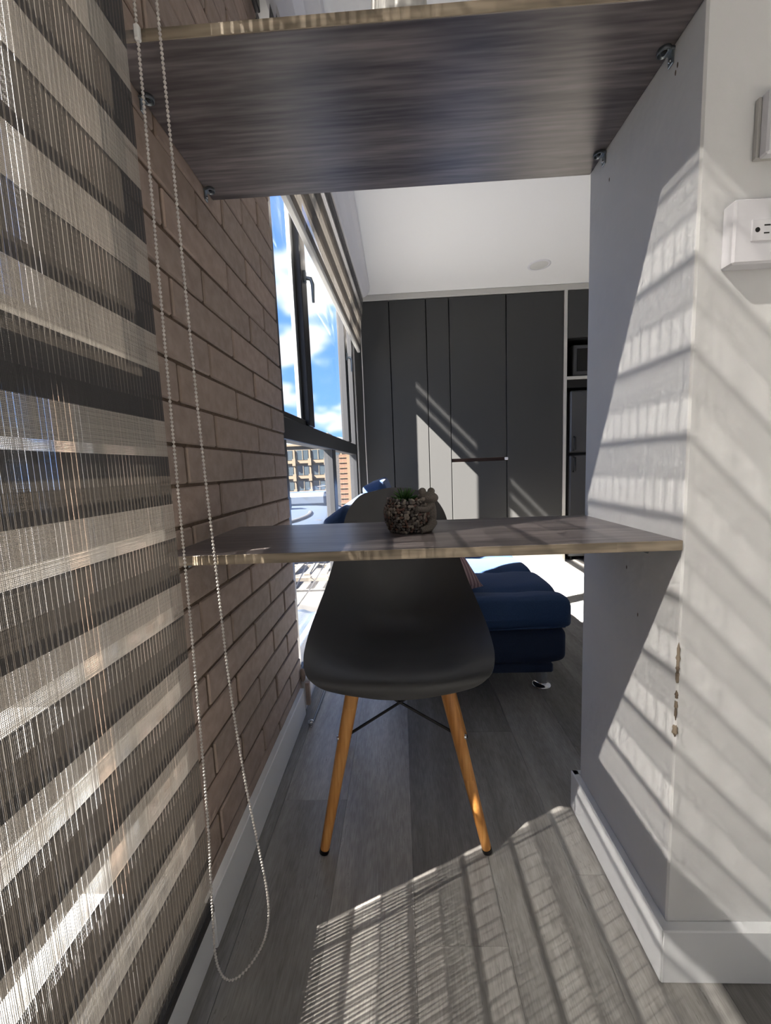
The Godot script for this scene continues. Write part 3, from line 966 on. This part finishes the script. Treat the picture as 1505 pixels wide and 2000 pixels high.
func build_kitchen() -> void:
	var z := FAR_Z
	var o := thing("kitchen_cabinet", "dark open cabinet with a shelf above the fridge, right of the white upright", "cabinet", Vector3(1.46, 0, z))
	put("cupboard_door", span(Vector3(0.002, 1.93, -0.02), Vector3(0.72, 2.31, 0.0), 0.002), M.cabinet, o)
	put("back_panel", span(Vector3(0.0, 1.52, -0.58), Vector3(0.74, 2.31, -0.56)), M.gap, o)
	put("cupboard_body", span(Vector3(0.0, 1.925, -0.56), Vector3(0.74, 2.31, -0.022)), M.gap, o)
	put("side_panel", span(Vector3(0.725, 0.0, -0.58), Vector3(0.745, 2.31, 0.0)), M.cabinet, o)
	put("microwave_shelf", span(Vector3(0.0, 1.588, -0.56), Vector3(0.724, 1.612, 0.002), 0.002), M.trim, o)
	put("under_panel", span(Vector3(0.0, 1.52, -0.56), Vector3(0.724, 1.587, -0.02)), M.gap, o)
	var m := thing("microwave", "black microwave oven on the dark shelf over the fridge", "microwave", Vector3(1.53, 1.613, z - 0.06))
	put("body", span(Vector3(0, 0.006, -0.36), Vector3(0.47, 0.27, 0.0), 0.006), M.black, m)
	put("door", span(Vector3(0.004, 0.012, 0.0), Vector3(0.36, 0.265, 0.016), 0.005), M.steel, m)
	put("window", span(Vector3(0.03, 0.045, 0.0155), Vector3(0.33, 0.235, 0.019), 0.003), M.darkglass, m)
	put("control_panel", span(Vector3(0.364, 0.012, 0.0), Vector3(0.466, 0.265, 0.014), 0.003), M.black, m)
	var f := thing("fridge", "dark steel two-door fridge in the niche below the microwave", "fridge", Vector3(1.475, 0, z - 0.02))
	put("body", span(Vector3(0, 0.06, -0.54), Vector3(0.62, 1.50, -0.045), 0.008), M.black, f)
	put("freezer_door", span(Vector3(0.02, 0.965, -0.042), Vector3(0.60, 1.495, 0.012), 0.012), M.steel, f)
	put("fridge_door", span(Vector3(0.02, 0.075, -0.042), Vector3(0.60, 0.945, 0.012), 0.012), M.steel, f)
	for h in [[0.985, 1.10], [0.80, 0.925]]:
		put("handle", tube([Vector3(0.055, h[0], 0.012), Vector3(0.055, h[0] + 0.006, 0.04), Vector3(0.055, h[1] - 0.006, 0.04), Vector3(0.055, h[1], 0.012)], [0.008], 10), M.black, f)
	put("kick_grille", span(Vector3(0.03, 0.035, -0.06), Vector3(0.59, 0.074, -0.01), 0.004), M.alu, f)
	for x in [0.06, 0.54]:
		put("foot", lathe([Vector2(0, 0), Vector2(0.018, 0), Vector2(0.02, 0.006), Vector2(0.012, 0.01), Vector2(0.012, 0.062), Vector2(0, 0.062)], 14), M.black, f, Vector3(x, 0, -0.04))
	var dl := thing("ceiling_downlight", "round flush white ceiling downlight, switched off, before the wardrobe", "light", Vector3(1.10, CEIL, -3.17))
	put("rim", lathe([Vector2(0.066, -0.004), Vector2(0.075, -0.005), Vector2(0.083, -0.002), Vector2(0.083, 0.002), Vector2(0.066, 0.002), Vector2(0.066, -0.004)], 36), M.plastic, dl)
	put("diffuser", lathe([Vector2(0.0, -0.0025), Vector2(0.066, -0.0025), Vector2(0.066, 0.001), Vector2(0.0, 0.001)], 36), M.clear, dl)

# ------------------------------------------------------------------ sockets
func build_sockets() -> void:
	var z := PILLAR_A
	var s := thing("wall_socket", "white double power socket on the partition, its slots showing", "socket", Vector3(0.466, 1.158, z))
	put("plate", span(Vector3(0, 0, 0), Vector3(0.118, 0.083, 0.022), 0.0025), M.plastic, s)
	put("module", span(Vector3(0.022, 0.027, 0.02), Vector3(0.1, 0.055, 0.0235), 0.001), M.plastic, s)
	for k in 2:
		var x := 0.0295 + 0.037 * k
		put("ground_hole", tube([Vector3(x, 0.0415, 0.022), Vector3(x, 0.0415, 0.0238)], [0.0032], 14), M.black, s)
		put("slot", span(Vector3(x + 0.0085, 0.0460, 0.022), Vector3(x + 0.0165, 0.0478, 0.0238)), M.black, s)
		put("slot", span(Vector3(x + 0.0085, 0.0362, 0.022), Vector3(x + 0.0155, 0.0378, 0.0238)), M.black, s)
	# small embossed script mark
	var st := begin()
	var z1 := 0.0222
	add_tube(st, [Vector3(0.0540, 0.0150, z1), Vector3(0.0515, 0.0160, z1), Vector3(0.0500, 0.0135, z1), Vector3(0.0512, 0.0110, z1), Vector3(0.0535, 0.0115, z1)], [0.0005], 6)
	for c in [0.0565, 0.0612]:
		var ring := []
		for k in 13:
			var t := TAU * k / 12.0
			ring.append(Vector3(c + 0.0017 * cos(t) + 0.0006 * sin(t), 0.0128 + 0.0024 * sin(t), z1))
		add_tube(st, ring, [0.0005], 6)
	add_tube(st, [Vector3(0.0655, 0.0108, z1), Vector3(0.0668, 0.0185, z1)], [0.0005], 6)
	put("embossed_mark", st.commit(), M.plastic, s)
	var p := thing("blank_plate", "plain white blank wall plate above the power socket", "wall plate", Vector3(0.5005, 1.297, z))
	put("plate", span(Vector3(0.004, 0, 0.006), Vector3(0.118, 0.08, 0.02), 0.0025), M.plastic, p)
	put("back_box", span(Vector3(0.001, 0.002, 0), Vector3(0.12, 0.078, 0.007), 0.001), M.trim, p)

# ------------------------------------------------------------------ planter
func build_planter() -> void:
	var at := Vector3(0.014, 0.7705, -0.79)
	var o := thing("pebble_planter", "round planter clad in small pebbles with a stone animal clinging to it", "planter", at)
	var R := func(y: float) -> float:
		var t := clampf(y / 0.062, 0.0, 1.0)
		return 0.030 + 0.017 * sin(clampf(t * 1.15 + 0.12, 0.0, 1.0) * PI * 0.62) - 0.006 * smoothstep(0.75, 1.0, t)
	var prof := [Vector2(0, 0), Vector2(0.030, 0)]
	for k in 9:
		var y := 0.062 * (k + 1) / 9.0
		prof.append(Vector2(R.call(y), y))
	prof.append(Vector2(0.034, 0.064))
	prof.append(Vector2(0.030, 0.056))
	prof.append(Vector2(0.0, 0.054))
	var body := put("pot", lathe(prof, 32), M.grout, o)
	# pebbles pressed into the wall: separate stones where they show, a few shared shapes
	var rng := RandomNumberGenerator.new()
	rng.seed = 15
	var shapes := []
	for k in 5:
		var st := begin()
		var a := rng.randf() * 6.0
		add_blob(st, Vector3.ZERO, Vector3(0.0036, 0.0030, 0.0021), 9, 6, Basis.IDENTITY, func(d: Vector3) -> float: return 1.0 + 0.16 * sin(d.x * 3.0 + a) + 0.12 * sin(d.y * 4.0 + a * 2.0))
		shapes.append(st.commit())
	var y := 0.004
	var row := 0
	while y < 0.066:
		var r: float = R.call(y)
		var n := int(TAU * r / 0.0062)
		for i in n:
			var t := TAU * (i + 0.5 * (row % 2)) / n + rng.randf_range(-0.05, 0.05)
			# the far side is never seen closely but is a pot all the same
			var s := put("pebble", shapes[rng.randi() % 5], M.stones[rng.randi() % 5], body, Vector3(cos(t) * r, y + rng.randf_range(-0.001, 0.001), sin(t) * r))
			s.basis = Basis(Vector3.UP, PI * 0.5 - t) * Basis(Vector3.BACK, rng.randf() * 3.0) * Basis.from_scale(Vector3.ONE * rng.randf_range(0.8, 1.15))
		y += 0.0056
		row += 1
	# the animal: a frog-like figure hugging the right side, its eyes above the rim
	var st := begin()
	add_blob(st, Vector3(0.044, 0.034, 0.004), Vector3(0.014, 0.034, 0.021), 20, 14)
	add_blob(st, Vector3(0.040, 0.066, 0.006), Vector3(0.022, 0.013, 0.019), 20, 12)
	add_tube(st, [Vector3(0.046, 0.052, 0.020), Vector3(0.034, 0.046, 0.036), Vector3(0.016, 0.050, 0.046)], [0.007, 0.006, 0.005], 10)
	add_tube(st, [Vector3(0.048, 0.02, 0.020), Vector3(0.040, 0.010, 0.034), Vector3(0.024, 0.006, 0.042)], [0.010, 0.008, 0.006], 10)
	add_tube(st, [Vector3(0.046, 0.052, -0.012), Vector3(0.03, 0.046, -0.034), Vector3(0.012, 0.050, -0.046)], [0.007, 0.006, 0.005], 10)
	add_tube(st, [Vector3(0.048, 0.02, -0.012), Vector3(0.036, 0.010, -0.03), Vector3(0.02, 0.006, -0.042)], [0.010, 0.008, 0.006], 10)
	add_blob(st, Vector3(0.030, 0.080, 0.014), Vector3(0.0075, 0.0075, 0.0075), 14, 10)
	add_blob(st, Vector3(0.048, 0.079, 0.004), Vector3(0.0075, 0.0075, 0.0075), 14, 10)
	put("stone_animal", st.commit(), M.statue, o)
	# plastic succulent
	var p := thing("succulent", "small spiky green succulent in the pebble planter", "plant", at + Vector3(-0.004, 0.054, 0.002))
	for k in 26:
		var ring := k / 9
		var t := k * 2.399
		var tilt: float = [0.95, 0.6, 0.28][mini(ring, 2)] + rng.randf_range(-0.1, 0.1)
		var ln: float = [0.032, 0.034, 0.036][mini(ring, 2)]
		var out := Vector3(cos(t), 0, sin(t))
		var pts := []
		var rr := []
		for q in 6:
			var f := q / 5.0
			var a := tilt * (0.55 + 0.55 * f)
			pts.append(out * sin(a) * ln * f + Vector3.UP * cos(a) * ln * f + out * 0.003)
			rr.append(maxf(0.0005, 0.0034 * sin(PI * (0.22 + 0.76 * f)) * (1.0 - 0.25 * f)))
		put("leaf", tube(pts, rr, 7), M.leaf, p)

# ------------------------------------------------------------------ bead chain of the near blind
func build_chain() -> void:
	var o := thing("bead_chain", "white bead chain loop hanging beside the near zebra blind", "chain")
	var c := Curve3D.new()
	c.bake_interval = 0.003
	var P := [Vector3(-0.335, 2.265, -0.596), Vector3(-0.337, 1.5, -0.598), Vector3(-0.338, 1.2, -0.594), Vector3(-0.339, 0.92, -0.591), Vector3(-0.339, 0.6, -0.588), Vector3(-0.337, 0.33, -0.578), Vector3(-0.338, 0.16, -0.566), Vector3(-0.335, 0.075, -0.562), Vector3(-0.318, 0.034, -0.572), Vector3(-0.290, 0.040, -0.594), Vector3(-0.266, 0.085, -0.603), Vector3(-0.2575, 0.15, -0.603), Vector3(-0.268, 0.273, -0.602), Vector3(-0.278, 0.37, -0.601), Vector3(-0.290, 0.545, -0.6), Vector3(-0.296, 0.76, -0.6), Vector3(-0.301, 0.96, -0.6), Vector3(-0.304, 1.2, -0.6), Vector3(-0.307, 1.545, -0.6), Vector3(-0.318, 2.265, -0.6)]
	for k in P.size():
		var d: Vector3 = (P[mini(k + 1, P.size() - 1)] - P[maxi(k - 1, 0)])
		var h0: float = (P[k] - P[maxi(k - 1, 0)]).length() / 3.0
		var h1: float = (P[mini(k + 1, P.size() - 1)] - P[k]).length() / 3.0
		c.add_point(P[k], -d.normalized() * h0, d.normalized() * h1)
	var len := c.get_baked_length()
	var sm := SphereMesh.new()
	sm.radius = 0.0022
	sm.height = 0.0044
	sm.radial_segments = 12
	sm.rings = 6
	var mm := MultiMesh.new()
	mm.transform_format = MultiMesh.TRANSFORM_3D
	mm.mesh = sm
	var n := int(len / 0.0060)
	mm.instance_count = n
	for i in n:
		mm.set_instance_transform(i, Transform3D(Basis.IDENTITY, c.sample_baked(i * 0.0060)))
	var b := MultiMeshInstance3D.new()
	b.name = "beads"
	b.multimesh = mm
	b.material_override = M.bead
	b.set_meta("kind", "stuff")
	o.add_child(b, true)
	var pts := []
	var q := 0.0
	while q < len:
		pts.append(c.sample_baked(q))
		q += 0.012
	put("string", tube(pts, [0.0007], 5), M.bead, o)
	put("connector", box(Vector3(0.008, 0.02, 0.008), 0.002), M.clear, o, Vector3(-0.337, 1.505, -0.598))

# ------------------------------------------------------------------ small things
func build_small_things() -> void:
	var v := thing("ribbed_pot", "pale grey ribbed pot standing at the front of the shelf board", "pot", Vector3(0.024, 1.5245, -0.662))
	var st := begin()
	add_grid(st, 96, 10, func(u: float, t: float) -> Vector3:
		var r := lerpf(0.046, 0.034, t) * (1.0 + 0.035 * cos(u * TAU * 16.0))
		if t < 0.01:
			r = 0.0
		return Vector3(cos(u * TAU) * r, maxf(0.0, (t - 0.1)) * 0.13, sin(u * TAU) * r), true)
	put("body", st.commit(), M.vase, v)
	put("rim", lathe([Vector2(0.030, 0.112), Vector2(0.036, 0.112), Vector2(0.037, 0.118), Vector2(0.034, 0.121), Vector2(0.030, 0.118), Vector2(0.030, 0.112)], 32), M.vase, v)
	# end stop of the brick pier's baseboard and the window fittings on the floor
	var c := thing("baseboard_end_cap", "taupe end cap where the brick pier's baseboard stops", "trim", Vector3(-0.372, 0, -1.372))
	put("cap", span(Vector3(-0.006, 0.03, -0.012), Vector3(0.010, 0.118, 0.006), 0.002), M.bricks[0], c)
	var k := begin()
	add_blob(k, Vector3(-0.016, 0.142, -0.008), Vector3(0.012, 0.026, 0.010), 14, 10)
	put("knob", k.commit(), M.bricks[1], c)
	var d := thing("door_stop", "chrome ball at the end of a thin grey rail on the floor", "door stop", Vector3(-0.345, 0, -1.29))
	var s2 := begin()
	add_lathe(s2, [Vector2(0, 0), Vector2(0.008, 0), Vector2(0.008, 0.003), Vector2(0.005, 0.005), Vector2(0.009, 0.009), Vector2(0.011, 0.015), Vector2(0.009, 0.021), Vector2(0.0, 0.025)], Vector3.ZERO, 18)
	put("ball", s2.commit(), M.chrome, d)
	put("rail", tube([Vector3(0.004, 0.006, -0.01), Vector3(0.018, 0.006, -0.6)], [0.004], 8), M.alu, d)

# ------------------------------------------------------------------ outside
func build_outside() -> void:
	solid("roof_terrace", span(Vector3(-40, -3.9, -7), Vector3(12.0, -3.5, 30)), M.membrane, "pale roof membrane below the windows")
	solid("roof_lower", span(Vector3(-60, -3.95, -44), Vector3(12.0, -3.55, -7)), M.concrete, "grey roof stretching away from the windows")
	solid("ground", span(Vector3(-260, -22, -260), Vector3(160, -21, 60)), M.concrete, "distant street level between the buildings")
	var h := thing("hill", "distant grey-blue hill behind the apartment block", "hill", Vector3(-40, -21, -215))
	var st := begin()
	add_grid(st, 40, 12, func(u: float, v: float) -> Vector3:
		var a := u * TAU
		var r := 1.0 - v
		var bumpy := 1.0 + 0.12 * sin(a * 3.0) + 0.07 * sin(a * 7.0 + 1.0)
		return Vector3(cos(a) * r * 95.0 * bumpy, 40.0 * smoothstep(0.0, 1.0, v) + 1.5 * sin(a * 9.0) * v * (1.0 - v), sin(a) * r * 40.0 * bumpy), true)
	put("slope", st.commit(), M.hill, h)
	# apartment block across the street
	var o := thing("apartment_block", "ochre concrete apartment block across the street with rows of dark windows", "building", Vector3(-26, -21, -75))
	put("wall", span(Vector3(0, 0, -12), Vector3(18, 26.6, 0)), M.facade, o)
	var r := put("roof", span(Vector3(-0.3, 26.6, -12.3), Vector3(18.3, 27.0, 0.3)), M.facade2, o)
	put("penthouse", span(Vector3(9, 27.0, -8), Vector3(12.5, 29.2, -3), 0.3), M.facade, r)
	put("chimney", span(Vector3(5.5, 27.0, -5), Vector3(6.4, 28.6, -4)), M.facade, r)
	for fl in 5:
		var y := 24.1 - fl * 2.9
		put("ledge", span(Vector3(-0.2, y - 0.75, 0), Vector3(18.2, y - 0.2, 0.35)), M.facade2, o)
		for b in 6:
			var x := 0.6 + b * 3.0
			var wn := put("window", span(Vector3(x, y - 0.1, -0.1), Vector3(x + 2.2, y + 1.7, 0.05)), M.window_dark, o)
			put("mullion", span(Vector3(x + 1.05, y - 0.1, 0.05), Vector3(x + 1.2, y + 1.7, 0.12)), M.slat, wn)
			put("pier", span(Vector3(x + 2.25, y - 1.2, 0), Vector3(x + 2.85, y + 0.1, 0.7)), M.facade2, o)
			put("column", span(Vector3(x + 2.4, y + 0.1, 0), Vector3(x + 2.7, y + 1.8, 0.3)), M.facade2, o)
	# orange tower, nearer and further right
	var t := thing("brick_tower", "narrow peach coloured tower with banded courses beside the apartment block", "building", Vector3(-6.05, -21, -40))
	put("wall", span(Vector3(0, 0, -4), Vector3(0.82, 23.4, 0)), M.orange, t)
	put("pilaster", span(Vector3(0.82, 0, -4), Vector3(1.6, 23.4, 0.25)), M.pilaster, t)
	for k in 20:
		put("course", span(Vector3(-0.03, 13.2 + k * 0.52, -0.02), Vector3(0.84, 13.28 + k * 0.52, 0.06)), M.pilaster, t)
	put("shaft", span(Vector3(-0.55, 0, -4), Vector3(-0.02, 23.4, -0.6)), M.seam, t)
	# scaffold in front of the block
	var sc := thing("scaffold", "thin tube scaffold standing before the apartment block", "scaffold", Vector3(-10.6, -21, -58))
	for k in 5:
		put("pole", tube([Vector3(k * 0.55, 10, 0), Vector3(k * 0.55, 22.6, 0)], [0.05], 8), M.pole, sc)
	for k in 5:
		put("ledger", tube([Vector3(-1.6 if k == 3 else -0.3, 13.2 + k * 2.1, 0.05), Vector3(2.6, 13.5 + k * 2.1, 0.05)], [0.05], 8), M.pole, sc)
	put("brace", tube([Vector3(-0.6, 15.0, 0.1), Vector3(2.4, 19.8, 0.1)], [0.05], 8), M.pole, sc)
	# round blue-white roof with dark seams
	var br := thing("rounded_roof", "pale blue rounded sheet roof with dark curved seams", "roof", Vector3(-8.2, -3.5, -25))
	var s3 := begin()
	add_grid(s3, 48, 8, func(u: float, v: float) -> Vector3:
		var a := u * TAU
		var prof := [Vector2(1.0, 0.0), Vector2(1.0, 1.2), Vector2(0.985, 1.4), Vector2(0.93, 1.5), Vector2(0.8, 1.6), Vector2(0.6, 1.7), Vector2(0.35, 1.77), Vector2(0.15, 1.8), Vector2(0.0, 1.8)]
		var p: Vector2 = prof[int(round(v * 8))]
		return Vector3(signf(cos(a)) * pow(absf(cos(a)), 0.7) * 4.0 * p.x, p.y, signf(sin(a)) * pow(absf(sin(a)), 0.7) * 10.0 * p.x), true)
	put("sheet", s3.commit(), M.bluesheet, br)
	var arc := []
	for k in 14:
		var a := -0.5 + 2.3 * k / 13.0
		arc.append(Vector3(0.6 + 2.6 * cos(a) - 0.6, 1.66, 2.0 + 5.2 * sin(a)))
	put("seam", tube(arc, [0.16], 8), M.seam, br)
	put("seam", tube([Vector3(-3.4, 1.63, 4.4), Vector3(0, 1.72, 3.6), Vector3(3.6, 1.5, 2.6)], [0.07], 8), M.seam, br)
	put("rooflight", span(Vector3(-2.0, 1.6, -8.0), Vector3(2.6, 2.7, -5.0), 0.3), M.bluesheet, br)
	var ma := thing("roof_machine", "small pale ventilation unit on the rounded blue roof", "ventilator", Vector3(-8.6, -1.75, -27))
	put("cabinet", span(Vector3(-0.9, 0, -0.6), Vector3(0.9, 0.9, 0.6), 0.1), M.bluesheet, ma)
	for k in 3:
		put("vent", lathe([Vector2(0, 0.85), Vector2(0.25, 0.85), Vector2(0.25, 1.15), Vector2(0.32, 1.2), Vector2(0.2, 1.32), Vector2(0, 1.32)], 14), M.slat, ma, Vector3(-0.55 + 0.55 * k, 0, 0.3))
	# slatted deck and sheets on the terrace
	var dk := thing("slatted_pergola", "low timber pergola with pale slats on the roof terrace", "pergola", Vector3(-3.3, -3.5, -13.5))
	for k in 7:
		put("slat", span(Vector3(-1.6 + 0.62 * k, 0.55, -2.2), Vector3(-1.34 + 0.62 * k, 0.62, -0.6), 0.01), M.slat, dk)
	for z in [-2.3, -0.4]:
		put("beam", span(Vector3(-1.9, 0.4, z - 0.08), Vector3(2.6, 0.55, z + 0.08), 0.01), M.pole, dk)
		for x in [-1.8, 2.5]:
			put("post", span(Vector3(x - 0.06, 0, z - 0.06), Vector3(x + 0.06, 0.42, z + 0.06)), M.pole, dk)
	var sh := thing("roof_sheeting", "folded pale blue plastic sheeting lying on the terrace", "sheet", Vector3(-2.9, -3.5, -10.2))
	var s4 := begin()
	add_grid(s4, 30, 20, func(u: float, v: float) -> Vector3: return Vector3((u - 0.5) * 2.4, 0.05 + 0.05 * sin(u * 21.0 + v * 5.0) * (1.0 - v) + 0.04 * sin(v * 17.0), (v - 0.5) * 3.2), false)
	put("sheet", s4.commit(), M.bluesheet, sh)
	for k in 2:
		var bp := thing("concrete_curb", ["pale yellow block on the terrace nearer the pergola", "pale yellow block on the terrace nearer the window"][k], "block", Vector3(-1.72 - 0.28 * k, -3.5, -8.4 + 1.5 * k))
		put("block", span(Vector3(-0.16, 0, -0.55), Vector3(0.16, 0.22, 0.55), 0.02), M.slat, bp)
	var cb := thing("overhead_cables", "two thin dark cables strung over the roof terrace", "cable")
	for k in 2:
		put("cable", tube([Vector3(-2.7 + 0.25 * k, -2.2, -5.5), Vector3(-3.4 + 0.5 * k, -2.75, -12), Vector3(-4.0 + 0.9 * k, -2.6, -18)], [0.018], 6), M.black, cb)
